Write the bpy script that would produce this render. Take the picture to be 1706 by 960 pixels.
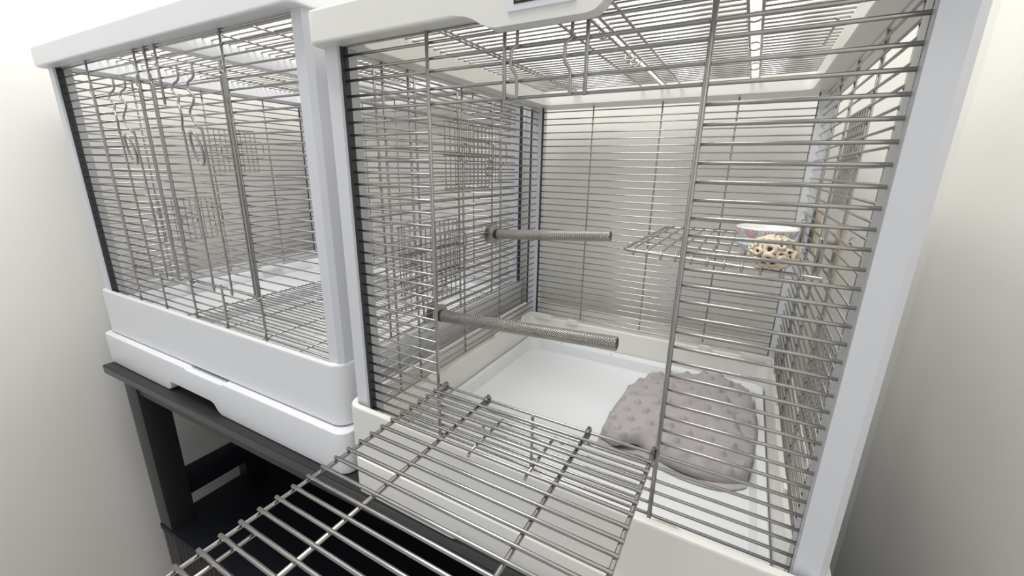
import bpy, bmesh, math, random
from mathutils import Vector, Matrix
random.seed(7)
for o in list(bpy.data.objects): bpy.data.objects.remove(o)
S = bpy.context.scene
COL = S.collection

# ------------------------------------------------------------------ camera
cam_d = bpy.data.cameras.new('camera')
cam = bpy.data.objects.new('camera', cam_d); COL.objects.link(cam)
cam_d.sensor_fit = 'HORIZONTAL'; cam_d.sensor_width = 36.0; cam_d.lens = 14.7055
cam_d.clip_start = 0.02
CR = Vector((0.873245, 0.486996, 0.0166747))
CU = Vector((-0.1477197, 0.2319604, 0.9614433))
CF = Vector((-0.4643512, 0.8420388, -0.2744972))
CP = Vector((0.472826, -0.401150, 0.367255))
M = Matrix.Identity(4)
for i in range(3):
    M[i][0] = CR[i]; M[i][1] = CU[i]; M[i][2] = -CF[i]; M[i][3] = CP[i]
cam.matrix_world = M
S.camera = cam

# ------------------------------------------------------------------ light and exposure
W = bpy.data.worlds.new('room_light'); S.world = W; W.use_nodes = True
W.node_tree.nodes['Background'].inputs[0].default_value = (0.94, 0.97, 1.0, 1)
W.node_tree.nodes['Background'].inputs[1].default_value = 0.55
def area(name, loc, target, size, energy, col=(1, 1, 1)):
    d = bpy.data.lights.new(name, 'AREA'); d.shape = 'DISK'; d.size = size; d.energy = energy; d.color = col
    o = bpy.data.objects.new(name, d); COL.objects.link(o); o.location = loc
    o.rotation_euler = (Vector(target) - Vector(loc)).to_track_quat('-Z', 'Y').to_euler()
    return o
area('ceiling_lamp_light', (-0.16, -0.14, 1.92), (-0.16, -0.14, 0), 1.1, 37, (1.0, 0.985, 0.96))
S.view_settings.view_transform = 'Standard'; S.view_settings.look = 'None'
S.view_settings.gamma = 1.0; S.view_settings.use_curve_mapping = False
S.view_settings.exposure = 0.07

# ------------------------------------------------------------------ materials
def mat(name, col, rough=0.5, metal=0.0, var=0.0, scale=20.0, bump=0.0, bscale=200.0, spec=0.5, alpha=1.0, trans=0.0):
    m = bpy.data.materials.new(name); m.use_nodes = True
    nt = m.node_tree; b = nt.nodes['Principled BSDF']
    b.inputs['Base Color'].default_value = (*col, 1); b.inputs['Roughness'].default_value = rough
    b.inputs['Metallic'].default_value = metal; b.inputs['Specular IOR Level'].default_value = spec
    b.inputs['Transmission Weight'].default_value = trans
    if var or bump:
        tc = nt.nodes.new('ShaderNodeTexCoord')
    if var:
        n = nt.nodes.new('ShaderNodeTexNoise'); n.inputs['Scale'].default_value = scale; n.inputs['Detail'].default_value = 4
        nt.links.new(tc.outputs['Object'], n.inputs['Vector'])
        r = nt.nodes.new('ShaderNodeValToRGB')
        r.color_ramp.elements[0].position = 0.3; r.color_ramp.elements[1].position = 0.7
        r.color_ramp.elements[0].color = (*[c * (1 - var) for c in col], 1); r.color_ramp.elements[1].color = (*[min(1, c * (1 + var)) for c in col], 1)
        nt.links.new(n.outputs['Fac'], r.inputs['Fac']); nt.links.new(r.outputs['Color'], b.inputs['Base Color'])
    if bump:
        n2 = nt.nodes.new('ShaderNodeTexNoise'); n2.inputs['Scale'].default_value = bscale; n2.inputs['Detail'].default_value = 3
        nt.links.new(tc.outputs['Object'], n2.inputs['Vector'])
        bp = nt.nodes.new('ShaderNodeBump'); bp.inputs['Strength'].default_value = bump; bp.inputs['Distance'].default_value = 0.001
        nt.links.new(n2.outputs['Fac'], bp.inputs['Height']); nt.links.new(bp.outputs['Normal'], b.inputs['Normal'])
    return m
MW = mat('wall_paint', (0.79, 0.78, 0.75), 0.85, var=0.012, scale=3, bump=0.12, bscale=350)
MCE = mat('ceiling_paint', (0.86, 0.86, 0.85), 0.9, var=0.01, scale=3)
MFL = mat('floor_vinyl', (0.34, 0.31, 0.28), 0.5, var=0.06, scale=12)
STEEL = mat('stainless_steel', (0.41, 0.40, 0.39), 0.24, 1.0, var=0.06, scale=60)
STEEL_D = mat('brushed_steel', (0.50, 0.48, 0.45), 0.36, 1.0, var=0.08, scale=40)
WH_NEW = mat('white_plastic_new', (0.80, 0.81, 0.84), 0.38, var=0.008, scale=9)
WH_OLD = mat('white_plastic_aged', (0.80, 0.79, 0.755), 0.38, var=0.015, scale=9)
TRAYM = mat('white_tray_plastic', (0.78, 0.805, 0.825), 0.32, var=0.012, scale=7)
POSTM = mat('white_aluminium', (0.68, 0.695, 0.735), 0.42, var=0.01, scale=12)
GASK = mat('dark_rubber', (0.035, 0.038, 0.042), 0.6, var=0.1)
SILV = mat('silver_channel', (0.46, 0.47, 0.48), 0.5, 0.3, var=0.05)
TAB = mat('table_charcoal', (0.017, 0.017, 0.019), 0.42, var=0.12, scale=30, bump=0.05)
TABE = mat('table_edge_grey', (0.050, 0.050, 0.054), 0.35, var=0.08, scale=30)
SHELFM = mat('shelf_navy_black', (0.0035, 0.0048, 0.0090), 0.6, var=0.2, scale=20, spec=0.25)
FLUTE = mat('fluted_brown', (0.030, 0.026, 0.026), 0.55, var=0.2, scale=30)
FAB = mat('grey_minky', (0.42, 0.392, 0.402), 0.95, var=0.05, scale=45, bump=0.5, bscale=900, spec=0.1)
FABI = mat('grey_lining', (0.47, 0.45, 0.47), 0.9, var=0.04, scale=45, bump=0.4, bscale=900, spec=0.1)
CER = mat('white_ceramic', (0.80, 0.80, 0.775), 0.18, var=0.01)
RED = mat('red_print', (0.55, 0.035, 0.05), 0.3, var=0.05); YEL = mat('yellow_print', (0.70, 0.52, 0.14), 0.3, var=0.05); BLU = mat('blue_print', (0.20, 0.32, 0.48), 0.3, var=0.05)
CREAM = mat('dried_pod_cream', (0.76, 0.66, 0.53), 0.85, var=0.12, scale=90, bump=0.6, bscale=400)
BROWN = mat('dark_hollow', (0.06, 0.03, 0.02), 0.9, var=0.2)
WOOD = mat('pale_wood', (0.60, 0.50, 0.37), 0.7, var=0.12, scale=60)
LCD = mat('lcd_screen', (0.02, 0.03, 0.02), 0.2, var=0.3, scale=200)
LCDG = mat('lcd_green', (0.10, 0.17, 0.07), 0.3, var=0.2, scale=200)
SEED = mat('seed_crumb', (0.30, 0.26, 0.10), 0.8, var=0.2)
FRO = mat('frosted_glass', (0.82, 0.84, 0.83), 0.22, var=0.01, trans=0.45)
# knurled metal: crossed fine waves as relief
def knurl():
    m = mat('knurled_steel', (0.42, 0.40, 0.375), 0.33, 1.0, var=0.10, scale=25)
    nt = m.node_tree; b = nt.nodes['Principled BSDF']; tc = nt.nodes.new('ShaderNodeTexCoord')
    outs = []
    for a in (0.7, -0.7):
        mp = nt.nodes.new('ShaderNodeMapping'); mp.inputs['Rotation'].default_value = (0, 0, a)
        nt.links.new(tc.outputs['UV'], mp.inputs['Vector'])
        w = nt.nodes.new('ShaderNodeTexWave'); w.inputs['Scale'].default_value = 95; w.inputs['Distortion'].default_value = 0
        nt.links.new(mp.outputs['Vector'], w.inputs['Vector']); outs.append(w)
    mx = nt.nodes.new('ShaderNodeMath'); mx.operation = 'MULTIPLY'
    nt.links.new(outs[0].outputs['Fac'], mx.inputs[0]); nt.links.new(outs[1].outputs['Fac'], mx.inputs[1])
    bp = nt.nodes.new('ShaderNodeBump'); bp.inputs['Strength'].default_value = 1.0; bp.inputs['Distance'].default_value = 0.0015
    nt.links.new(mx.outputs[0], bp.inputs['Height']); nt.links.new(bp.outputs['Normal'], b.inputs['Normal'])
    return m
KNURL = knurl()

# ------------------------------------------------------------------ helpers
OFF = Vector((0, 0, 0))          # subtracted from every point, so that a thing's children sit round its own base
def link(o, parent=None):
    COL.objects.link(o)
    if parent is not None: o.parent = parent
    return o
def thing(name, label, cat, base, rotz=0.0, group=None, kind=None):
    global OFF
    o = bpy.data.objects.new(name, None); COL.objects.link(o); o.empty_display_size = 0.05
    o.location = base; o.rotation_euler = (0, 0, rotz); OFF = Vector(base)
    return tag(o, label, cat, group, kind)
def tag(o, label=None, cat=None, group=None, kind=None):
    if label: o['label'] = label
    if cat: o['category'] = cat
    if group: o['group'] = group
    if kind: o['kind'] = kind
    return o
def smooth(me, ang=40):
    for p in me.polygons: p.use_smooth = True
    me.set_sharp_from_angle(angle=math.radians(ang))
def mesh(name, verts, faces, m, parent=None, sm=None, mats=None, midx=None, fix=True):
    me = bpy.data.meshes.new(name)
    me.from_pydata([tuple(Vector(v) - OFF) for v in verts], [], faces); me.update()
    if fix:
        bm = bmesh.new(); bm.from_mesh(me); bmesh.ops.recalc_face_normals(bm, faces=bm.faces); bm.to_mesh(me); bm.free()
    for k in (mats or [m]): me.materials.append(k)
    if midx:
        for p, i in zip(me.polygons, midx): p.material_index = i
    if sm: smooth(me, sm)
    return link(bpy.data.objects.new(name, me), parent)
CYL = {}
def cyl_mesh(r, L, m, n=8):
    key = (round(r, 5), round(L, 4), m.name)
    if key in CYL: return CYL[key]
    v = []; f = []
    b = r * 0.35
    rings = [(0, r - b), (b, r), (L - b, r), (L, r - b)]
    for x, rr in rings:
        for i in range(n):
            a = 2 * math.pi * i / n; v.append((x, rr * math.cos(a), rr * math.sin(a)))
    for k in range(3):
        for i in range(n):
            j = (i + 1) % n; f.append((k * n + i, k * n + j, (k + 1) * n + j, (k + 1) * n + i)[::-1])
    f.append(tuple(range(n))[::-1][::-1]); f.append(tuple(range(3 * n, 4 * n)))
    me = bpy.data.meshes.new('bar'); me.from_pydata(v, [], f)
    bm = bmesh.new(); bm.from_mesh(me); bmesh.ops.recalc_face_normals(bm, faces=bm.faces); bm.to_mesh(me); bm.free()
    me.materials.append(m); smooth(me, 60); CYL[key] = me
    return me
def rod(name, a, b, r, m=None, parent=None):
    a = Vector(a); b = Vector(b); d = b - a
    o = bpy.data.objects.new(name, cyl_mesh(r, d.length, m or STEEL)); link(o, parent)
    o.location = a - OFF; o.rotation_euler = d.to_track_quat('X', 'Z').to_euler()
    return o
def tube_geo(pts, r, n=8, closed=False):
    pts = [Vector(p) for p in pts]; N = len(pts); v = []; f = []
    up = None
    for i, p in enumerate(pts):
        if closed: t = (pts[(i + 1) % N] - pts[i - 1])
        else: t = pts[min(i + 1, N - 1)] - pts[max(i - 1, 0)]
        t.normalize()
        if up is None:
            up = Vector((0, 0, 1)) if abs(t.z) < 0.9 else Vector((0, 1, 0))
        s = t.cross(up).normalized(); up = s.cross(t).normalized()
        for k in range(n):
            a = 2 * math.pi * k / n; v.append(p + s * (r * math.cos(a)) + up * (r * math.sin(a)))
    M_ = N if closed else N - 1
    for i in range(M_):
        j = (i + 1) % N
        for k in range(n):
            l = (k + 1) % n; f.append((i * n + k, i * n + l, j * n + l, j * n + k))
    if not closed:
        f.append(tuple(range(n))); f.append(tuple(range((N - 1) * n, N * n)))
    return v, f
def tube(name, pts, r, m=None, parent=None, closed=False, n=8):
    v, f = tube_geo(pts, r, n, closed)
    return mesh(name, v, f, m or STEEL, parent, 60)
def curve_pts(ctrl, sub=6):
    P = [Vector(c) for c in ctrl]; out = []
    for i in range(len(P) - 1):
        p0 = P[max(i - 1, 0)]; p1 = P[i]; p2 = P[i + 1]; p3 = P[min(i + 2, len(P) - 1)]
        for k in range(sub):
            t = k / sub
            out.append(0.5 * ((2 * p1) + (p2 - p0) * t + (2 * p0 - 5 * p1 + 4 * p2 - p3) * t * t + (3 * p1 - p0 - 3 * p2 + p3) * t ** 3))
    out.append(P[-1]); return out
def box(name, lo, hi, m, parent=None, bev=0.002, seg=2):
    bm = bmesh.new(); bmesh.ops.create_cube(bm, size=1)
    c = (Vector(lo) + Vector(hi)) / 2 - OFF; d = Vector(hi) - Vector(lo)
    for v in bm.verts: v.co = Vector((v.co.x * d.x, v.co.y * d.y, v.co.z * d.z)) + c
    if bev: bmesh.ops.bevel(bm, geom=bm.edges[:], offset=bev, segments=seg, affect='EDGES', profile=0.6)
    me = bpy.data.meshes.new(name); bm.to_mesh(me); bm.free(); me.materials.append(m); smooth(me, 35)
    return link(bpy.data.objects.new(name, me), parent)
def rrect(x0, x1, y0, y1, r, z, n=6):
    out = []
    for cx, cy, a0 in ((x1 - r, y1 - r, 0), (x0 + r, y1 - r, 90), (x0 + r, y0 + r, 180), (x1 - r, y0 + r, 270)):
        for i in range(n + 1):
            a = math.radians(a0 + 90 * i / n); out.append((cx + r * math.cos(a), cy + r * math.sin(a), z))
    return out
def loft(name, loops, m, parent=None, ring=False, cap0=True, cap1=True, n=6, sm=38):
    v = []; f = []
    for lp in loops: v += rrect(*lp, n=n)
    c = 4 * (n + 1); L = len(loops)
    for k in range(L if ring else L - 1):
        k2 = (k + 1) % L
        for i in range(c):
            j = (i + 1) % c; f.append((k * c + i, k * c + j, k2 * c + j, k2 * c + i))
    if not ring:
        if cap0: f.append(tuple(range(c)))
        if cap1: f.append(tuple(range((L - 1) * c, L * c)))
    o = mesh(name, v, f, m, parent, sm)
    wn = o.modifiers.new('wn', 'WEIGHTED_NORMAL'); wn.keep_sharp = True; wn.weight = 100
    return o
def plate(name, poly, y0, y1, m, parent=None, bev=0.003, vround=0):
    """polygon in x,z pulled out from y0 to y1, edges rounded"""
    bm = bmesh.new()
    vs = [bm.verts.new(Vector((x, y0, z)) - OFF) for x, z in poly]
    fa = bm.faces.new(vs)
    ex = bmesh.ops.extrude_face_region(bm, geom=[fa])
    for g in ex['geom']:
        if isinstance(g, bmesh.types.BMVert): g.co.y += y1 - y0
    bmesh.ops.recalc_face_normals(bm, faces=bm.faces)
    if vround:
        xs = [v.co.x for v in bm.verts]; ys = [v.co.y for v in bm.verts]; xm, xM, ym = min(xs), max(xs), min(ys)
        es = [e for e in bm.edges if all(abs(v.co.y - ym) < 1e-6 for v in e.verts) and (all(abs(v.co.x - xm) < 1e-6 for v in e.verts) or all(abs(v.co.x - xM) < 1e-6 for v in e.verts))]
        bmesh.ops.bevel(bm, geom=es, offset=vround, segments=6, affect='EDGES', profile=0.5)
        es = [e for e in bm.edges if len(e.link_faces) == 2 and e.calc_face_angle(0) > 0.5]
        bmesh.ops.bevel(bm, geom=es, offset=bev, segments=3, affect='EDGES', profile=0.6, clamp_overlap=True)
    elif bev: bmesh.ops.bevel(bm, geom=bm.edges[:], offset=bev, segments=3, affect='EDGES', profile=0.6, clamp_overlap=True)
    me = bpy.data.meshes.new(name); bm.to_mesh(me); bm.free(); me.materials.append(m); smooth(me, 35)
    return link(bpy.data.objects.new(name, me), parent)
def lathe(name, prof, c, m, parent=None, n=40, sx=1.0, sy=1.0):
    v = []; f = []
    for r, z in prof:
        for i in range(n):
            a = 2 * math.pi * i / n; v.append((c[0] + r * sx * math.cos(a), c[1] + r * sy * math.sin(a), c[2] + z))
    for k in range(len(prof) - 1):
        for i in range(n):
            j = (i + 1) % n; f.append((k * n + i, k * n + j, (k + 1) * n + j, (k + 1) * n + i))
    f.append(tuple(range(n))); f.append(tuple(range((len(prof) - 1) * n, len(prof) * n)))
    return mesh(name, v, f, m, parent, 50)

# ------------------------------------------------------------------ the setting
TZ = -0.145                      # table top
FZ = -1.06; CZ = 1.95
XL, XR, YB, YF = -1.06, 0.79, 0.69, -1.0
tag(box('wall_back', (XL - .1, YB, FZ), (XR + .1, YB + .1, CZ), MW, None, 0), 'plain off-white painted wall behind both cages', 'wall', kind='structure')
tag(box('wall_left', (XL - .1, YF, FZ), (XL, YB, CZ), MW, None, 0), 'plain off-white side wall left of the wide cage', 'wall', kind='structure')
tag(box('wall_right', (XR, YF, FZ), (XR + .1, YB, CZ), MW, None, 0), 'plain off-white side wall right of the open cage', 'wall', kind='structure')
tag(box('floor', (XL - .1, YF, FZ - .05), (XR + .1, YB + .1, FZ), MFL, None, 0), 'room floor under the dark table', 'floor', kind='structure')
tag(box('ceiling', (XL - .1, YF, CZ), (XR + .1, YB + .1, CZ + .05), MCE, None, 0), 'white ceiling above the cages', 'ceiling', kind='structure')

# ------------------------------------------------------------------ table
TA = 0.025                        # the table stands slightly askew to the open cage
def build_table():
    global OFF
    t = thing('console_table', 'charcoal table with framed legs and fluted cabinet carrying both cages', 'table', (0, -0.024, FZ), TA)
    OFF = Vector((0, 0, FZ))      # local: front edge on y = 0
    x0, x1, d = -0.945, 0.605, 0.63
    tp = plate('table_top', [(x0, TZ - .0005), (x1, TZ - .0005), (x1, TZ - .024), (x0, TZ - .024)], 0.0, d, TAB, t, 0.0025)
    box('edge_band', (x0 + .004, -0.0012, TZ - .021), (x1 - .004, 0.002, TZ - .004), TABE, tp, 0.0008)
    for lx in (-0.858, 0.535):
        for ly in (0.006, 0.50):
            box('leg', (lx, ly, FZ), (lx + .062, ly + .062, TZ - .024), TAB if ly < .1 else SHELFM, t, 0.002)
        box('side_rail', (lx + .008, 0.068, -0.548), (lx + .054, 0.50, -0.484), SHELFM, t, 0.001)
        box('side_post', (lx + .008, 0.225, -0.62), (lx + .054, 0.285, -0.548), SHELFM, t, 0.001)
    box('front_apron', (-0.796, 0.010, TZ - .050), (0.535, 0.030, TZ - .024), TAB, t, 0.001)
    sh = box('lower_shelf', (-0.856, 0.003, -0.638), (0.597, 0.562, -0.620), SHELFM, t, 0.001)
    cb = box('cabinet', (-0.85, 0.012, FZ + .02), (0.59, 0.55, -0.639), FLUTE, t, 0.002)
    fl = 0.0116
    for i in range(61):
        o = rod('flute', (-0.845 + i * fl * 2 + .006, 0.012, FZ + .03), (-0.845 + i * fl * 2 + .006, 0.012, -0.641), 0.0075, FLUTE, cb)
build_table()

# ------------------------------------------------------------------ cages
ZK = [0.4996, 0.4838, 0.4709, 0.4527] + [0.4527 - 0.01563 * i for i in range(1, 26)] + [0.0455, 0.0307, 0.0151, 0.0]
RW = 0.00155                      # bar radius
def panel_mesh(name, pts, parent):
    """closed wire border of a panel"""
    return tube(name, pts, 0.0016, STEEL, parent, closed=True)
def feeding_door(parent, x, y0, y1, z0, z1, ry, rz, out=-1):
    v = []; f = []
    def add(pts, r=0.0011, closed=False):
        a, b = tube_geo(pts, r, 6, closed); k = len(v); v.extend(a); f.extend([tuple(i + k for i in q) for q in b])
    n = max(5, round((y1 - y0) / 0.0145)); m_ = max(4, round((z1 - z0) / 0.027))
    for i in range(n + 1):
        y = y0 + (y1 - y0) * i / n; add([(x, y, z0), (x, y, z1)])
    for i in range(m_ + 1):
        z = z0 + (z1 - z0) * i / m_; add([(x - .002, y0 - .002, z), (x - .002, y1 + .002, z)], 0.0012)
    d = mesh('feeding_door', v, f, STEEL, parent, 60)
    tube('ring', [(x + out * .006, ry + .019 * math.cos(a), rz + .017 * math.sin(a)) for a in [2 * math.pi * i / 24 for i in range(24)]], 0.0015, STEEL, d, closed=True)
    tube('latch', curve_pts([(x + out * .003, y1 - .004, z1 - .03), (x + out * .004, y1 + .022, z1 - .032), (x + out * .006, y1 + .026, z1 - .05), (x + out * .003, y1 + .022, z1 - .075), (x + out * .003, y1 - .004, z1 - .078)], 4), 0.0013, STEEL, d)
    return d
def posts(root, x0, x1, D, zb, zt, white):
    def post(px0, px1, py0, py1, ch):
        P = [(px0, py0), (px1, py0), (px1, py1), (px0, py1)]
        c = .007; out = []
        if ch == 'r': P = [(px0, py0), (px1 - c, py0), (px1, py0 + c), (px1, py1), (px0, py1)]
        if ch == 'l': P = [(px0 + c, py0), (px1, py0), (px1, py1), (px0, py1), (px0, py0 + c)]
        n = len(P); v = [(x, y, zb) for x, y in P] + [(x, y, zt) for x, y in P]
        f = [tuple(range(n)), tuple(range(n, 2 * n))] + [(i, (i + 1) % n, n + (i + 1) % n, n + i) for i in range(n)]
        return mesh('corner_post', v, f, POSTM, root)
    a = post(x0 - .022, x0, -.003, .027, None)
    box('gasket', (x0 - .001, 0.0015, zb), (x0 + .0008, 0.0135, zt), GASK, a, 0)
    box('channel', (x0 - .001, 0.0135, zb), (x0 + .0006, 0.0275, zt), SILV, a, 0)
    b = post(x1, x1 + .0265, -.003, .027, 'r')
    box('channel', (x1 - .0006, -0.002, zb), (x1 + .001, 0.0275, zt), SILV, b, 0)
    c = post(x0 - .0245, x0 + .001, D - .004, D + .024, None)
    box('gasket', (x0 - .0285, D - .006, zb), (x0 - .0245, D + .004, zt), GASK, c, 0)
    box('gasket', (x0 + .001, D - .004, zb), (x0 + .0030, D + .004, zt), GASK, c, 0)
    d = post(x1 - .001, x1 + .0245, D - .004, D + .024, None)
    box('gasket', (x1 + .0245, D - .006, zb), (x1 + .0285, D + .004, zt), GASK, d, 0)
    for xx, pp in ((x0 - .012, c), (x1 + .012, d)):
        lathe_screw(xx, D - .004, zb + .040, pp)
def lathe_screw(x, y, z, parent):
    v = []; f = []; n = 12
    for r, d in ((0.0032, 0), (0.0030, -.0012), (0.0016, -.0018)):
        for i in range(n):
            a = 2 * math.pi * i / n; v.append((x + r * math.cos(a), y + d, z + r * math.sin(a)))
    for k in range(2):
        for i in range(n):
            j = (i + 1) % n; f.append((k * n + i, k * n + j, (k + 1) * n + j, (k + 1) * n + i))
    f.append(tuple(range(2 * n, 3 * n)))
    mesh('screw', v, f, SILV, parent, 40)
def roof_frame(root, x0, x1, D, zb, zt, m, beams=()):
    o, q = .028, .017
    A = (x0 - o, x1 + o + .004, -.024, D + .030); I = (x0 + q, x1 - q, q, D - q)
    def g(t, e): return (t[0] + e, t[1] - e, t[2] + e, t[3] - e)
    fr = loft('roof_frame', [(*g(A, .003), .011, zb), (*g(A, .001), .013, zb + .0009), (*A, .014, zb + .003), (*A, .014, zt - .004), (*g(A, .0013), .013, zt - .0012), (*g(A, .004), .012, zt),
                             (*g(I, -.002), .018, zt), (*I, .018, zt - .002), (*I, .018, zb + .005), (*g(I, -.001), .018, zb + .004)], m, root, ring=True, sm=28)
    for bx in beams:
        box('roof_beam', (bx - .017, .012, zb + .004), (bx + .017, D - .012, zt - .001), m, fr, 0.002)
    return fr

def base_box(root, x0, x1, D, zrim, zbot, m, tray_m, y0o, lip, floor, xo=.035):
    A = (x0 - xo, x1 + xo - .003, y0o, D + .030)
    def g(t, e): return (t[0] + e, t[1] - e, t[2] + e, t[3] - e)
    r = .024
    lipr = (x0 - .004, x1 + .004, .012, D - .016); wl = (x0 + .001, x1 - .001, .018, D - .026)
    bs = loft('base', [(*g(A, .002), r, zbot), (*A, r, zbot + .002), (*A, r, zrim - .004), (*g(A, .0012), r, zrim - .001), (*g(A, .004), r - .002, zrim),
                       (*g(A, .0085), r - .006, zrim), (*g(A, .0105), r - .008, zrim - .003), (*g(A, .011), r - .008, lip - .004), (*g(lipr, -.012), .014, lip - .004),
                       (*g(lipr, -.010), .02, lip), (*lipr, .022, lip), (*g(lipr, .002), .022, lip - .003), (*wl, .028, floor)], m, root, n=8)
    return bs

def side_panel(root, x, ylist, D, zs, vz0, vz1, side):
    p = panel_mesh('side_panel', [(x, .012, vz0), (x, D, vz0), (x, D, vz1), (x, .012, vz1)], root)
    for z in zs: rod('bar', (x, .006, z), (x, D, z), RW, STEEL, p)
    for y in ylist: rod('upright', (x - side * .003, y, vz0), (x - side * .003, y, vz1), .0020, STEEL, p)
    return p

# ---- the open cage on the right
def build_right():
    x0, x1, D = 0.0, 0.56, 0.596
    B = (0.28, 0.30, TZ)
    root = thing('pet_cage', 'smaller white-framed wire pet cage with its front door folded open', 'cage', B, 0, 'wire pet cages on the table')
    zrim, lip = 0.0095, -0.020
    bs = base_box(root, x0, x1, D, zrim, TZ, WH_OLD, TRAYM, -0.018, lip, -0.100)
    # litter tray lying in the base
    T0 = (.0025, .5575, .021, .569)
    def g(t, e): return (t[0] + e, t[1] - e, t[2] + e, t[3] - e)
    loft('litter_tray', [(*T0, .022, -0.0985), (*T0, .022, -0.073), (*g(T0, .002), .022, -0.0705), (.0145, .5445, .046, .545, .024, -0.0705), (.0165, .5425, .048, .543, .024, -0.0725),
                         (.022, .537, .055, .536, .030, -0.0925), (.028, .531, .061, .530, .034, -0.095)], TRAYM, root, n=8)
    for tx in (.10, .23, .36, .47):
        box('tray_stud', (tx - .003, .549, -.072), (tx + .003, .554, -.0675), TRAYM, root, .0008)
    # drawer front under the base
    z1, z0 = -0.079, TZ + .001
    poly = [(-.012, z0), (.172, z0), (.179, z0 + .003), (.183, z0 + .020), (.371, z0 + .020), (.384, z0 + .003), (.392, z0), (.575, z0), (.575, z1), (-.012, z1)]
    plate('drawer_front', poly, -0.0225, -0.014, WH_OLD, root, 0.0016)
    # clips that hold the panels to the base
    for cx in (.115, .435):
        plate('panel_clip', [(cx - .016, lip - .004), (cx + .016, lip - .004), (cx + .014, lip + .006), (cx + .006, lip + .010), (cx - .010, lip + .010), (cx - .015, lip + .005)], D - .022, D - .017, WH_OLD, bs, .001)
    for cy in (.16, .40):
        box('panel_clip', (-.008, cy - .014, lip - .004), (-.004, cy + .014, lip + .009), WH_OLD, bs, .001)
        box('panel_clip', (.564, cy - .014, lip - .004), (.568, cy + .014, lip + .009), WH_OLD, bs, .001)
    for cx in (.276, .445):
        plate('panel_clip', [(cx - .022, lip - .004), (cx + .022, lip - .004), (cx + .016, lip + .006), (cx + .006, lip + .010), (cx - .006, lip + .010), (cx - .016, lip + .006)], .012, .017, WH_OLD, bs, .001)
    for sx, xx in ((1, -.004), (-1, .564)):
        a, b = sorted((xx, xx + sx * .058)); box('corner_guard', (a, D - .022, lip - .004), (b, D - .0185, lip + .012), WH_OLD, bs, .001)
        a, b = sorted((xx - sx * .003, xx)); box('corner_guard', (a, D - .075, lip - .004), (b, D - .018, lip + .012), WH_OLD, bs, .001)
    posts(root, x0, x1, D, lip - .004, 0.512, True)
    fr = roof_frame(root, x0, x1, D, 0.508, 0.5455, WH_OLD)
    # control panel on the roof frame
    zt = .5455
    def lobe(s):   # rounded shoulders of the hanging plate
        return s
    py0, py1 = -0.02408, -0.0235
    poly = [(.190, .5105), (.200, .5085), (.208, .5070), (.216, .5040), (.226, .4985), (.234, .4948), (.242, .4935), (.330, .4935), (.338, .4950), (.344, .4990), (.350, .5065), (.354, .5085), (.362, .5105), (.362, zt + .035), (.190, zt + .035)]
    cp = plate('display_housing', poly, py0, py0 + .016, WH_OLD, fr, 0)
    pb = plate('display_bezel', [(.2555, .5035), (.3215, .5035), (.3215, .560), (.2555, .560)], py0 - .0016, py0 + .001, WH_NEW, cp, .001)
    plate('screen', [(.2625, .5090), (.3130, .5090), (.3130, .553), (.2625, .553)], py0 - .0022, py0, LCD, cp, .0004)
    for i in range(6):
        plate('screen_segment', [(.2650 + i * .0075, .5105), (.2695 + i * .0075, .5105), (.2695 + i * .0075, .5160), (.2650 + i * .0075, .5160)], py0 - .0026, py0 - .0018, LCDG, cp, 0)
    # front panel
    Y = .007
    fp = panel_mesh('front_panel', [(.0, Y, -.012), (x1, Y, -.012), (x1, Y, .510), (.0, Y, .510)], root)
    for k, z in enumerate(ZK):
        if k <= 4 or k >= 27: rod('bar', (-.004, Y, z), (x1 + .004, Y, z), RW + .0002, STEEL, fp)
        else:
            rod('bar', (-.004, Y, z), (.1375, Y, z), RW, STEEL, fp); rod('bar', (.4275, Y, z), (x1 + .004, Y, z), RW + .0002, STEEL, fp)
    yv = Y - .0034
    rod('upright', (.137, yv, -.014), (.137, yv, .512), .0022, STEEL, fp)
    rod('upright', (.4275, yv, -.014), (.4275, yv, .512), .0025, STEEL, fp)
    rod('upright', (.2815, yv, -.014), (.2815, yv, .079), .0020, STEEL, fp)
    for xx in (.2365, .3235): rod('upright', (xx, yv, .4345), (xx, yv, .512), .0021, STEEL, fp)
    for xx, s in ((.2520, -1), (.3090, -1)):
        tube('latch_wire', curve_pts([(xx, yv - .002, .509), (xx, yv - .002, .488), (xx + s * .0005, yv - .003, .483), (xx + s * .004, yv - .006, .479), (xx + s * .0048, yv - .006, .470), (xx + s * .0045, yv - .006, .464), (xx + s * .001, yv - .003, .458), (xx, yv - .002, .452), (xx, yv - .002, .4355)], 5), .0018, STEEL, fp)
    # open door, hinged on the lower bar and lying level outwards
    zf = .0800
    dr = tube('front_door', [(.1475, .004, zf), (.1475, -.362, zf), (.4235, -.362, zf), (.4235, .004, zf)], .0024, STEEL, root)
    for xx in (.2154, .3515): rod('door_rail', (xx, .004, zf), (xx, -.362, zf), .0023, STEEL, dr)
    rod('door_rail', (.1645, -.262, zf), (.1645, -.362, zf), .0021, STEEL, dr)
    for k in range(23):
        y = -.0165 - k * .0155
        rod('bar', (.1445, y, zf + .0036), (.4265, y, zf + .0036), .00185, STEEL, dr)
    for xx in (.1475, .2154, .3515, .4235):
        tube('hinge_loop', [(xx, .0, zf + .0035), (xx, .008, zf + .003), (xx, .0115, zf - .001), (xx, .0105, zf - .006), (xx, .004, zf - .0065), (xx, -.012, zf - .003)], .0024, STEEL, dr)
    for xx in (.2545, .3220):
        tube('latch_hook', [(xx + .006, -.012, zf - .014), (xx, -.024, zf - .001), (xx, -.028, zf - .001), (xx, -.090, zf - .001), (xx - .001, -.094, zf - .006)], .0017, STEEL, dr)
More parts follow.
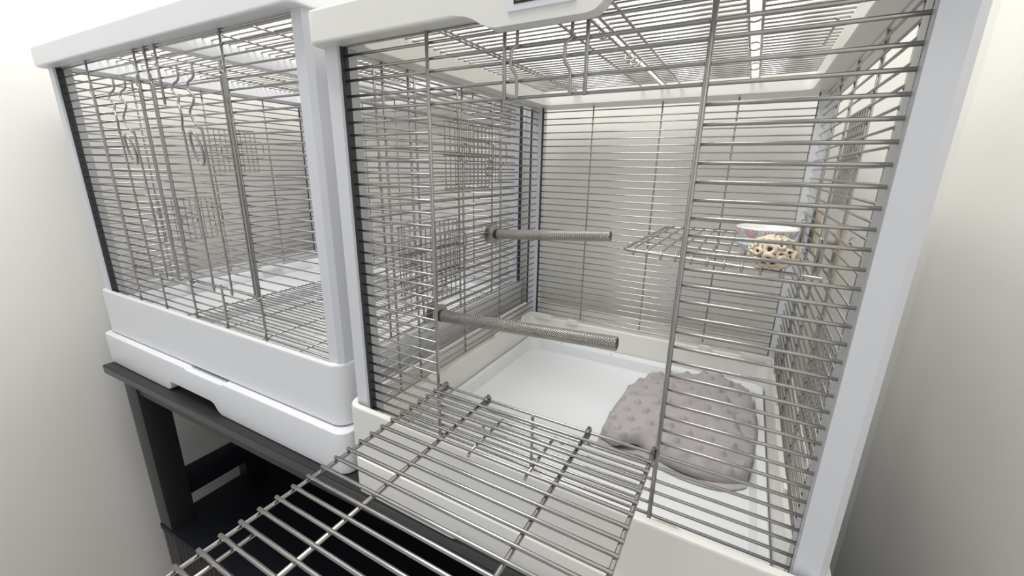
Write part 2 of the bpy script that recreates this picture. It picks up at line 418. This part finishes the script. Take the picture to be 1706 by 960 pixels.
    # back panel
    bp = panel_mesh('back_panel', [(.003, D, -.012), (x1 - .003, D, -.012), (x1 - .003, D, .512), (.003, D, .512)], root)
    for z in ZK: rod('bar', (.0, D, z), (x1, D, z), .00135, STEEL, bp)
    for xx in (.1285, .2815, .4265): rod('upright', (xx, D + .003, -.014), (xx, D + .003, .512), .0018, STEEL, bp)
    # side panels
    lp = side_panel(root, -.009, (.082, .135, .276, .418), D, ZK, -.012, .510, 1)
    rp = side_panel(root, .569, (.085, .205, .345, .47), D, ZK, -.012, .510, -1)
    feeding_door(lp, -.013, .225, .372, .330, .446, .292, .395)
    feeding_door(lp, -.013, .105, .262, .125, .250, .205, .155)
    feeding_door(rp, .574, .215, .330, .330, .440, .270, .385, 1)
    feeding_door(rp, .574, .105, .235, .075, .190, .170, .130, 1)
    # roof wires in three panels
    zr = .5405
    rf = panel_mesh('roof_panel', [(.014, .014, zr), (x1 - .014, .014, zr), (x1 - .014, D - .014, zr), (.014, D - .014, zr)], root)
    ys = [.024 + i * .0157 for i in range(35)]
    for a, b in ((.012, .2785), (.2895, .4415), (.4560, .548)):
        for y in ys: rod('bar', (a, y, zr), (b, y, zr), .00145, STEEL, rf)
    for xx in (.088, .097, .2395, .2785, .2895, .3165, .4415, .4560):
        rod('upright', (xx, .014, zr - .003), (xx, D - .014, zr - .003), .0017, STEEL, rf)
    rod('upright', (.531, .25, zr - .003), (.531, .37, zr - .003), .0016, STEEL, rf)
    for y in (.30, .335, .17): 
        tube('roof_clip', [(.283 + .007 * math.cos(a), y + .003 * math.sin(a), zr - .008 + .007 * math.sin(a)) for a in [6.283 * i / 16 for i in range(16)]], .0012, STEEL, rf, closed=True)
    for y in (.33, .46, .20):
        tube('roof_clip', [(.4485 + .008 * math.cos(a), y + .004 * math.sin(a), zr - .004 + .006 * math.sin(a)) for a in [6.283 * i / 16 for i in range(16)]], .0012, STEEL, rf, closed=True)
build_right()

# ---- the closed wide cage on the left
def build_left():
    global OFF
    x0, x1, D = -0.78, 0.0, 0.590
    s = 1.06; yaw = 0.0151
    LO = Vector((-0.0990, 0.0136, 0.0503))
    zb = (TZ - LO.z) / s
    Bl = Vector((-0.39, 0.30, zb))
    root = thing('pet_cage', 'wider white-framed wire pet cage with closed front, on bright white base', 'cage', (0, 0, 0), yaw, 'wire pet cages on the table')
    c, n_ = math.cos(yaw), math.sin(yaw)
    root.location = LO + s * Vector((Bl.x * c - Bl.y * n_, Bl.x * n_ + Bl.y * c, Bl.z)); root.scale = (s, s, s)
    OFF = Bl
    zrim, lip = .002, -.024
    bs = base_box(root, x0, x1, D, zrim, -0.106, WH_NEW, WH_NEW, -0.013, lip, -0.075, .032)
    # drawer below
    z1, z0 = -.108, zb + .0005
    xa, xb = x0 - .036, x1 + .040
    poly = [(xa, z0), (-.522, z0), (-.512, z0 + .004), (-.508, z0 + .020), (-.498, z0 + .022), (-.348, z0 + .022), (-.338, z0 + .019), (-.326, z0 + .004), (-.316, z0), (xb, z0), (xb, z1),
            (-.294, z1), (-.298, z1 - .004), (-.424, z1 - .004), (-.432, z1), (xa, z1)]
    dw = plate('drawer', poly, -.0255, .05, WH_NEW, root, .003, .020)
    box('drawer_body', (xa + .012, .05, z0 + .003), (xb - .012, D + .01, z1), WH_NEW, dw, .003)
    box('drawer_slot', (-.422, -.0135, z1 - .0042), (-.300, .03, z1 - .0012), SILV, dw, 0)
    posts(root, x0, x1, D, lip - .004, .492, True)
    zt = .5235
    fr = roof_frame(root, x0, x1, D, .4860, zt, WH_NEW, beams=(-.39,))
    for cx in (-.55, -.22):
        plate('panel_clip', [(cx - .016, lip - .004), (cx + .016, lip - .004), (cx + .014, lip + .006), (cx + .006, lip + .010), (cx - .010, lip + .010), (cx - .015, lip + .005)], D - .022, D - .017, WH_NEW, bs, .001)
    for cy in (.19, .40):
        box('panel_clip', (x0 + .004, cy - .034, lip - .004), (x0 + .008, cy + .034, lip + .010), WH_NEW, bs, .001)
        box('panel_clip', (-.004, cy - .016, lip - .004), (.000, cy + .016, lip + .010), WH_NEW, bs, .001)
    zs = [.01563 * (32 - k) for k in range(33)]
    zs = [z for z in zs if z < .489]
    Y = .007
    fp = panel_mesh('front_panel', [(x0, Y, -.010), (x1, Y, -.010), (x1, Y, .489), (x0, Y, .489)], root)
    # bars break at nothing: the two doors are closed
    for z in zs: rod('bar', (x0 - .003, Y, z), (x1 + .003, Y, z), RW, STEEL, fp)
    yv = Y - .0034
    for xx, za, zc in ((-.635, -.012, .490), (-.399, -.012, .490), (-.172, -.012, .490), (-.437, .395, .490), (-.364, .395, .490), (-.520, -.012, .084), (-.291, -.012, .084)):
        rod('upright', (xx, yv, za), (xx, yv, zc), .0021, STEEL, fp)
    for a, b, h in ((-.627, -.437, -1), (-.392, -.181, 1)):
        d = tube('front_door', [(a, yv - .003, .078), (a, yv - .003, .424), (b, yv - .003, .424), (b, yv - .003, .078)], .0018, STEEL, root, closed=True)
        for xx, sg in ((a + .010, 1), (b + .010, 1)):
            tube('hook', curve_pts([(xx, yv - .005, .080), (xx, yv - .005, .415), (xx + .004, yv - .010, .428), (xx + .014, yv - .013, .429), (xx + .019, yv - .013, .420), (xx + .020, yv - .013, .392)], 5), .0019, STEEL, d)
            tube('hinge_loop', [(xx, yv - .005, .085), (xx, yv - .009, .079), (xx, yv - .004, .074), (xx, yv + .002, .078)], .0020, STEEL, d)
        m_ = (-.513 if h < 0 else -.283); w = .031
        ctrl = lambda x, k: [(x, yv - .004, .449), (x, yv - .005, .430), (x - .008, yv - .010, .421), (x - .009, yv - .012, .412), (x + .001, yv - .010, .402), (x + .002, yv - .012, .392), (x - k * .009, yv - .014, .378), (x - k * .006, yv - .013, .366), (x + k * .004, yv - .010, .352), (x + k * .006, yv - .008, .33), (x + k * .007, yv - .006, .09), (x + k * .004, yv - .008, .0845), (x - .012 * k, yv - .012, .083)]
        tube('latch_wire', curve_pts(ctrl(m_ - w * .45, -1), 5), .0018, STEEL, d)
        tube('latch_wire', curve_pts(ctrl(m_ + w, 1), 5), .0018, STEEL, d)
        rx = m_ + w * .72
        tube('pull_ring', [(rx + .013 * math.cos(t), yv - .013 - .004 * math.sin(t), .322 + .026 * math.sin(t)) for t in [6.2832 * i / 28 for i in range(28)]], .0021, STEEL, d, closed=True)
    bp = panel_mesh('back_panel', [(x0, D, -.012), (x1, D, -.012), (x1, D, .489), (x0, D, .489)], root)
    for z in zs: rod('bar', (x0, D, z), (x1, D, z), .00135, STEEL, bp)
    for xx in (-.66, -.52, -.39, -.26, -.12): rod('upright', (xx, D + .003, -.014), (xx, D + .003, .489), .0018, STEEL, bp)
    lp = side_panel(root, x0 - .010, (.135, .285, .455), D, zs, -.012, .489, 1)
    rp = side_panel(root, .010, (.118, .210, .335, .47), D, zs, -.012, .489, -1)
    feeding_door(lp, x0 - .014, .287, .415, .276, .394, .335, .332)
    feeding_door(lp, x0 - .014, .125, .265, .096, .208, .205, .150)
    feeding_door(rp, .014, .350, .500, .266, .386, .447, .300, 1)
    feeding_door(rp, .014, .150, .325, .072, .196, .195, .135, 1)
    zr = .5185
    rf = panel_mesh('roof_panel', [(x0 + .014, .014, zr), (x1 - .014, .014, zr), (x1 - .014, D - .014, zr), (x0 + .014, D - .014, zr)], root)
    ys = [.024 + i * .0157 for i in range(35)]
    for a, b in ((x0 + .012, -.402), (-.378, x1 - .012)):
        for y in ys: rod('bar', (a, y, zr), (b, y, zr), .0014, STEEL, rf)
    for xx in (-.70, -.60, -.50, -.42, -.31, -.21, -.11, -.05):
        rod('upright', (xx, .014, zr - .003), (xx, D - .014, zr - .003), .0017, STEEL, rf)
    # wire floor over the right part of the base
    zm = -.040
    mg = panel_mesh('floor_grid', [(-.555, .022, zm), (-.006, .022, zm), (-.006, D - .030, zm), (-.555, D - .030, zm)], root)
    for i in range(40): rod('bar', (-.555, .034 + i * .0130, zm + .0025), (-.006, .034 + i * .0130, zm + .0025), .0014, STEEL, mg)
    for xx in (-.40, -.275, -.16, -.05): rod('crossbar', (xx, .022, zm), (xx, D - .03, zm), .0019, STEEL, mg)
    box('floor_ledge', (-.774, .026, -.075), (-.556, D - .032, -.052), WH_NEW, bs, .004)
build_left()
OFF = Vector((0, 0, 0))

# ------------------------------------------------------------------ perches
def tube_uv(name, a, b, r, m, parent, n=28):
    a = Vector(a); b = Vector(b); d = b - a; L = d.length; t = d.normalized(); s = t.cross(Vector((0, 0, 1))).normalized(); u = s.cross(t)
    prof = [(0, r * .92), (.0015, r), (L - .0015, r), (L, r * .92), (L, r * .80), (L - .004, r * .78)]
    v = []; f = []; uv = []
    for x, rr in prof:
        for i in range(n):
            q = 2 * math.pi * i / n; v.append(a + t * x + s * rr * math.cos(q) + u * rr * math.sin(q))
    for k in range(len(prof) - 1):
        for i in range(n):
            j = (i + 1) % n; f.append((k * n + i, k * n + j, (k + 1) * n + j, (k + 1) * n + i))
            uv.append([(prof[k][0], i / n * 2 * math.pi * r), (prof[k][0], (i + 1) / n * 2 * math.pi * r), (prof[k + 1][0], (i + 1) / n * 2 * math.pi * r), (prof[k + 1][0], i / n * 2 * math.pi * r)])
    f.append(tuple(range((len(prof) - 1) * n, len(prof) * n))); uv.append([(0, 0)] * n)
    o = mesh(name, v, f, m, parent, 50, fix=False)
    lay = o.data.uv_layers.new(name='UVMap'); k = 0
    for p, q in zip(o.data.polygons, uv):
        for li, c in zip(p.loop_indices, q): lay.data[li].uv = c
    return o
def disc(name, c, t, r, th, m, parent, n=24):
    c = Vector(c); t = Vector(t).normalized(); s = t.cross(Vector((0, 0, 1))).normalized(); u = s.cross(t); v = []; f = []
    pr = [(0, r - .001), (.0006, r), (th - .0006, r), (th, r - .001)]
    for x, rr in pr:
        for i in range(n):
            q = 2 * math.pi * i / n; v.append(c + t * x + s * rr * math.cos(q) + u * rr * math.sin(q))
    for k in range(3):
        for i in range(n):
            j = (i + 1) % n; f.append((k * n + i, k * n + j, (k + 1) * n + j, (k + 1) * n + i))
    f.append(tuple(range(n))); f.append(tuple(range(3 * n, 4 * n)))
    return mesh(name, v, f, m, parent, 50)
def wing(name, c, m, parent, s=1.0, axis=-1):
    x, y, z = c; v = []; f = []
    for k, sg in enumerate((-1, 1)):
        pts = [(x, y + sg * .003 * s, z), (x + axis * .006 * s, y + sg * .004 * s, z + .002 * s), (x + axis * .011 * s, y + sg * .012 * s, z + .008 * s * sg), (x + axis * .010 * s, y + sg * .016 * s, z + .007 * s * sg), (x + axis * .003 * s, y + sg * .009 * s, z - .003 * s)]
        a, b = tube_geo(pts, .0022 * s, 6); q = len(v); v += a; f += [tuple(i + q for i in g) for g in b]
    a, b = tube_geo([(x + axis * -.001, y, z), (x + axis * .009 * s, y, z)], .0040 * s, 8); q = len(v); v += a; f += [tuple(i + q for i in g) for g in b]
    return mesh(name, v, f, m, parent, 50)
def perch(label, a, b, r):
    t = thing('perch', label, 'perch', a, 0, 'steel perches on the cage wall')
    a = Vector(a); b = Vector(b); d = (b - a).normalized()
    tube_uv('perch_rod', a, b, r, KNURL, t)
    disc('rubber_washer', a - d * .004, d, r * 1.05, .004, GASK, t)
    disc('clamp_plate', a - d * .0075, d, r * 2.0, .003, STEEL_D, t)
    disc('outer_plate', a - d * .024, d, r * 2.0, .003, STEEL_D, t)
    disc('bolt', a - d * .036, d, .0028, .034, STEEL_D, t)
    wing('wing_nut', tuple(a - d * .026), STEEL_D, t, 1.0)
perch('knurled steel perch higher up and farther back in the open cage', (.013, .366, .2315), (.2575, .366, .2495), .0102)
perch('knurled steel perch lower and nearer, above the white tray', (.013, .172, .1050), (.3345, .172, .1225), .0108)

# ------------------------------------------------------------------ shelf
def build_shelf():
    t = thing('wire_shelf', 'small wire shelf clamped to the right wall of the open cage', 'shelf', (.44, .38, .247), 0)
    z = .247
    FLc, FRc, BRc, BLc = Vector((.3086, .2608, z)), Vector((.5625, .2000, z)), Vector((.5625, .586, z)), Vector((.3188, .586, z))
    def arc(c, p, q, k=5):
        return [c + (p - c) * (1 - i / k) ** 2 + (q - c) * (i / k) ** 2 for i in range(k + 1)]
    pts = [FRc] + arc(FLc, FLc + Vector((.014, -.003, 0)), FLc + Vector((0, .014, 0))) + arc(BLc, BLc + Vector((0, -.02, 0)), BLc + Vector((.02, 0, 0))) + [BRc]
    tube('rim_wire', pts, .0026, STEEL_D, t)
    for i in range(11):
        u = .07 + i * .085
        a = FLc.lerp(FRc, u); b = BLc.lerp(BRc, u)
        tube('bar', [a + Vector((0, .003, -.007)), a + Vector((0, -.003, -.006)), a + Vector((0, -.004, -.001)), a + Vector((0, 0, .0035)), a + Vector((0, .004, .004)), b + Vector((0, .002, .004))], .0016, STEEL_D, t)
    for w in (.27, .5, .73): rod('crossbar', FLc.lerp(BLc, w) + Vector((0, 0, .001)), FRc.lerp(BRc, w) + Vector((0, 0, .001)), .0016, STEEL_D, t)
    for y in (.238, .455):
        pl = box('clamp_plate', (.574, y - .015, .238), (.580, y + .015, .312), WOOD, t, .002)
        pl2 = box('clamp_plate', (.559, y - .010, .246), (.563, y + .010, .304), STEEL_D, t, .001)
        disc('bolt', (.556, y, .286), (1, 0, 0), .007, .003, STEEL_D, t)
        disc('bolt_shaft', (.558, y, .286), (1, 0, 0), .0022, .032, STEEL_D, t)
        wing('wing_nut', (.583, y, .286), STEEL_D, t, .8, 1)
        rod('bracket', (.556, y, z), (.560, y, .292), .0022, STEEL_D, t)
build_shelf()

# ------------------------------------------------------------------ bowls and chew ball
ZS = .2527
def bowl_prof(r, h, th=.0035):
    return [(r * .55, 0), (r * .62, .001), (r * .66, .003), (r * .80, h * .28), (r * .93, h * .62), (r, h - .0015), (r - th * .4, h), (r - th, h - .001), (r * .93 - th, h * .62), (r * .78 - th, h * .30), (r * .55, .006), (r * .2, .005)]
def build_bowls():
    c = (.5050, .392, ZS); r, h = .0450, .031
    t = thing('bowl', 'white ceramic bowl with rainbow arches printed round its side', 'bowl', c)
    lathe('bowl_body', bowl_prof(r, h), c, CER, t, 48)
    def motif(ang, z, size, m, arcs):
        for k in range(arcs):
            q = size * (1 - .34 * k); pts = []
            for i in range(13):
                a = math.pi + math.pi * i / 12
                s = q * math.cos(a); zz = z + q * 1.0 * math.sin(a)
                rr = r * (.80 + (.93 - .80) * max(0, (zz - h * .28)) / (h * .34)) if zz < h * .62 else r * (.93 + .07 * (zz - h * .62) / (h * .38))
                an = ang + s / r; pts.append((c[0] + rr * math.cos(an), c[1] + rr * math.sin(an), c[2] + zz))
            tube('rainbow_print', pts, .00055, m, t, n=6)
    for ang, m, sz, n_ in ((-1.36, RED, .0125, 3), (-2.12, RED, .0105, 3), (-2.85, YEL, .009, 2), (-.62, BLU, .009, 2), (.2, YEL, .009, 2)):
        motif(ang, h * .90, sz, m, n_)
    c = (.5085, .303, ZS)
    t = thing('bowl', 'plain whitish bowl right behind the cream chew ball', 'bowl', c)
    lathe('bowl_body', bowl_prof(.0420, .0175, .003), c, FRO, t, 48)
    # ball of dried seed pods
    c = Vector((.5085, .206, ZS + .0202)); R = (.0265, .0235, .0190)
    t = thing('chew_ball', 'cream ball of dried pods with dark hollows on the wire shelf', 'pet toy', (c.x, c.y, ZS))
    bm = bmesh.new(); bmesh.ops.create_icosphere(bm, subdivisions=3, radius=1)
    for v in bm.verts: v.co = Vector((v.co.x * R[0] * .88, v.co.y * R[1] * .88, v.co.z * R[2] * .88)) * (1 + .05 * math.sin(9 * v.co.x + 7 * v.co.z)) + c - OFF
    me = bpy.data.meshes.new('core'); bm.to_mesh(me); bm.free(); me.materials.append(CREAM); smooth(me, 180); link(bpy.data.objects.new('core', me), t)
    # one pod: a fat ring with a dark hollow
    v = []; f = []; mi = []; n, k = 14, 7; RR, rr = .0050, .0026
    for i in range(n):
        a = 2 * math.pi * i / n; w = 1 + .10 * math.sin(3 * a + 1)
        for j in range(k):
            b = 2 * math.pi * j / k; v.append(((RR + rr * math.cos(b)) * math.cos(a) * w, (RR + rr * math.cos(b)) * math.sin(a) * w, rr * math.sin(b)))
    for i in range(n):
        for j in range(k):
            f.append((i * k + j, ((i + 1) % n) * k + j, ((i + 1) % n) * k + (j + 1) % k, i * k + (j + 1) % k)); mi.append(0)
    q = len(v)
    for i in range(10):
        a = 2 * math.pi * i / 10; v.append((.0035 * math.cos(a), .0035 * math.sin(a), .0005))
    f.append(tuple(range(q, q + 10))); mi.append(1)
    pm = bpy.data.meshes.new('pod'); pm.from_pydata(v, [], f); pm.materials.append(CREAM); pm.materials.append(BROWN)
    for p, i in zip(pm.polygons, mi): p.material_index = i; p.use_smooth = True
    N = 46
    for i in range(N):
        z = 1 - 2 * (i + .5) / N; a = i * 2.39996 + random.uniform(-.2, .2); s = math.sqrt(1 - z * z)
        d = Vector((s * math.cos(a), s * math.sin(a), z)); pos = Vector((d.x * R[0], d.y * R[1], d.z * R[2])) * random.uniform(.93, 1.02)
        o = bpy.data.objects.new('pod', pm); link(o, t); o.location = c + pos - OFF
        if o.location.z < .003: o.location.z = .003
        dd = (d + Vector((random.uniform(-.35, .35), random.uniform(-.35, .35), random.uniform(-.35, .35)))).normalized()
        o.rotation_euler = dd.to_track_quat('Z', 'Y').to_euler(); g = random.uniform(.70, 1.12); o.scale = (g, g * random.uniform(.75, 1.1), g)
build_bowls()

# ------------------------------------------------------------------ fleece pouch
def build_pouch():
    zf = -.0945
    t = thing('sleeping_pouch', 'grey dimpled fleece sleeping pouch lying in the white tray', 'pet bed', (.43, .35, zf))
    # outline, front-left round to back-left
    front = [(.302, .238), (.335, .222), (.372, .240), (.402, .226), (.45, .216), (.50, .220), (.534, .246)]
    back = [(.335, .470), (.362, .502), (.405, .519), (.445, .523), (.485, .522), (.513, .518), (.529, .508)]
    leftb = .018
    NU, NV = 150, 170
    def samp(L, u):
        x = u * (len(L) - 1); i = min(int(x), len(L) - 2); w = x - i
        p0, p1, p2, p3 = [Vector(L[max(0, min(len(L) - 1, i + k))]) for k in (-1, 0, 1, 2)]
        return 0.5 * ((2 * p1) + (p2 - p0) * w + (2 * p0 - 5 * p1 + 4 * p2 - p3) * w * w + (3 * p1 - p0 - 3 * p2 + p3) * w ** 3)
    from mathutils import noise as NZ
    dots = []
    dx = .0325
    for j in range(-2, 18):
        for i in range(-2, 14):
            dots.append((.28 + (i + .5 * (j % 2)) * dx, .18 + j * dx * .80))
    def pos(u, v):
        p = samp(front, u) * (1 - v) + samp(back, u) * v
        bow = math.sin(math.pi * v)
        p.x += (-leftb * (1 - u) + .018 * u) * bow
        return p
    def height(u, v, p):
        e = min(u, 1 - u); ev = min(v * 1.25, (1 - v))
        k = min(1, e / .12); k2 = min(1, ev / .11)
        prof = (1 - (1 - k) ** 2.4) ** .62 * (1 - (1 - k2) ** 2.4) ** .62
        base = .030 + .026 * math.exp(-((u - .55) / .50) ** 2 - ((v - .72) / .42) ** 2)
        w = .0085 * NZ.noise(Vector((p.x * 14, p.y * 10, 1.3))) + 0.0060 * NZ.noise(Vector((p.x * 33 + 3, p.y * 26, 4.1)))
        w -= .0075 * max(0, 1 - abs(NZ.noise(Vector((p.x * 11 + 5, p.y * 8 + 2, 7.7)))) / .10) * (.4 + .6 * min(1, max(0, NZ.noise(Vector((p.x * 9, p.y * 9, 2.2))) + .5)))
        # folds running back from the opening
        w += .0035 * math.sin(26 * u + 5 * v + 2 * NZ.noise(Vector((u * 4, v * 4, 0)))) * (1 - v) ** 2
        return prof * (base + w)
    def sheet(name, m, f_h, dotamp, parent, vmax=1.0, voff=0.0):
        vs = []; fs = []
        for j in range(NV + 1):
            for i in range(NU + 1):
                u = i / NU; v = j / NV
                p = pos(u, v * vmax + voff); h = f_h(u, v, p)
                if dotamp:
                    for qx, qy in dots:
                        jx = qx + .004 * NZ.noise(Vector((qx * 40, qy * 40, 9))); jy = qy + .004 * NZ.noise(Vector((qx * 40, qy * 40, 5)))
                        d2 = (p.x - jx) ** 2 + (p.y - jy) ** 2
                        if d2 < 1.7e-4: h += dotamp * math.exp(-(d2 / 3.6e-5) ** 2) * min(1, h / .02)
                vs.append((p.x, p.y, zf + h))
        for j in range(NV):
            for i in range(NU):
                a = j * (NU + 1) + i; fs.append((a, a + 1, a + NU + 2, a + NU + 1))
        return mesh(name, vs, fs, m, parent, 180, fix=False)
    def top(u, v, p):
        h = height(u, v, p)
        # the near edge is the pouch's mouth: lifted lip, highest at the left third
        lip = (.006 + .010 * math.exp(-((u - .26) / .10) ** 2)) * math.exp(-(v / .05) ** 2) * min(1, min(u, 1 - u) / .06)
        return max(h + lip, .0025)
    up = sheet('upper_layer', FAB, top, .0068, t)
    md = up.modifiers.new('thick', 'SOLIDIFY'); md.thickness = .0022; md.offset = -1
    # under layer showing in the mouth
    front2 = [(x, y - .010) for x, y in front]
    NU, NV = 60, 24
    f0 = list(front)
    def pos(u, v):
        p = samp(front2, u) * (1 - v * .3) + samp(back, u) * v * .3
        p.x += (-leftb * (1 - u) + .018 * u) * math.sin(math.pi * v * .3)
        return p
    lo = sheet('lower_layer', FABI, lambda u, v, p: .0028 + .0045 * math.sin(math.pi * min(1, v * 4)) ** 2 * (.5 + .5 * math.sin(17 * u)) * min(1, min(u, 1 - u) / .08), 0, t)
    md = lo.modifiers.new('thick', 'SOLIDIFY'); md.thickness = .0022; md.offset = -1
build_pouch()

# ------------------------------------------------------------------ crumbs
OFF = Vector((0, 0, 0))
def crumb(label, loc, s):
    bm = bmesh.new(); bmesh.ops.create_icosphere(bm, subdivisions=2, radius=s)
    for v in bm.verts: v.co = Vector((v.co.x * 1.5, v.co.y * .9, v.co.z * .7)) * (1 + .2 * math.sin(900 * v.co.x + 700 * v.co.y))
    me = bpy.data.meshes.new('seed_crumb'); bm.to_mesh(me); bm.free(); me.materials.append(SEED); smooth(me, 180)
    o = link(bpy.data.objects.new('seed_crumb', me)); o.location = loc
    return tag(o, label, 'crumb', 'seed crumbs in the tray')
crumb('tiny dark seed crumb on the tray floor below the near perch', (.105, .165, -.0925), .0026)
crumb('tiny olive seed crumb nearest the open front door', (.153, .055, -.0935), .0028)
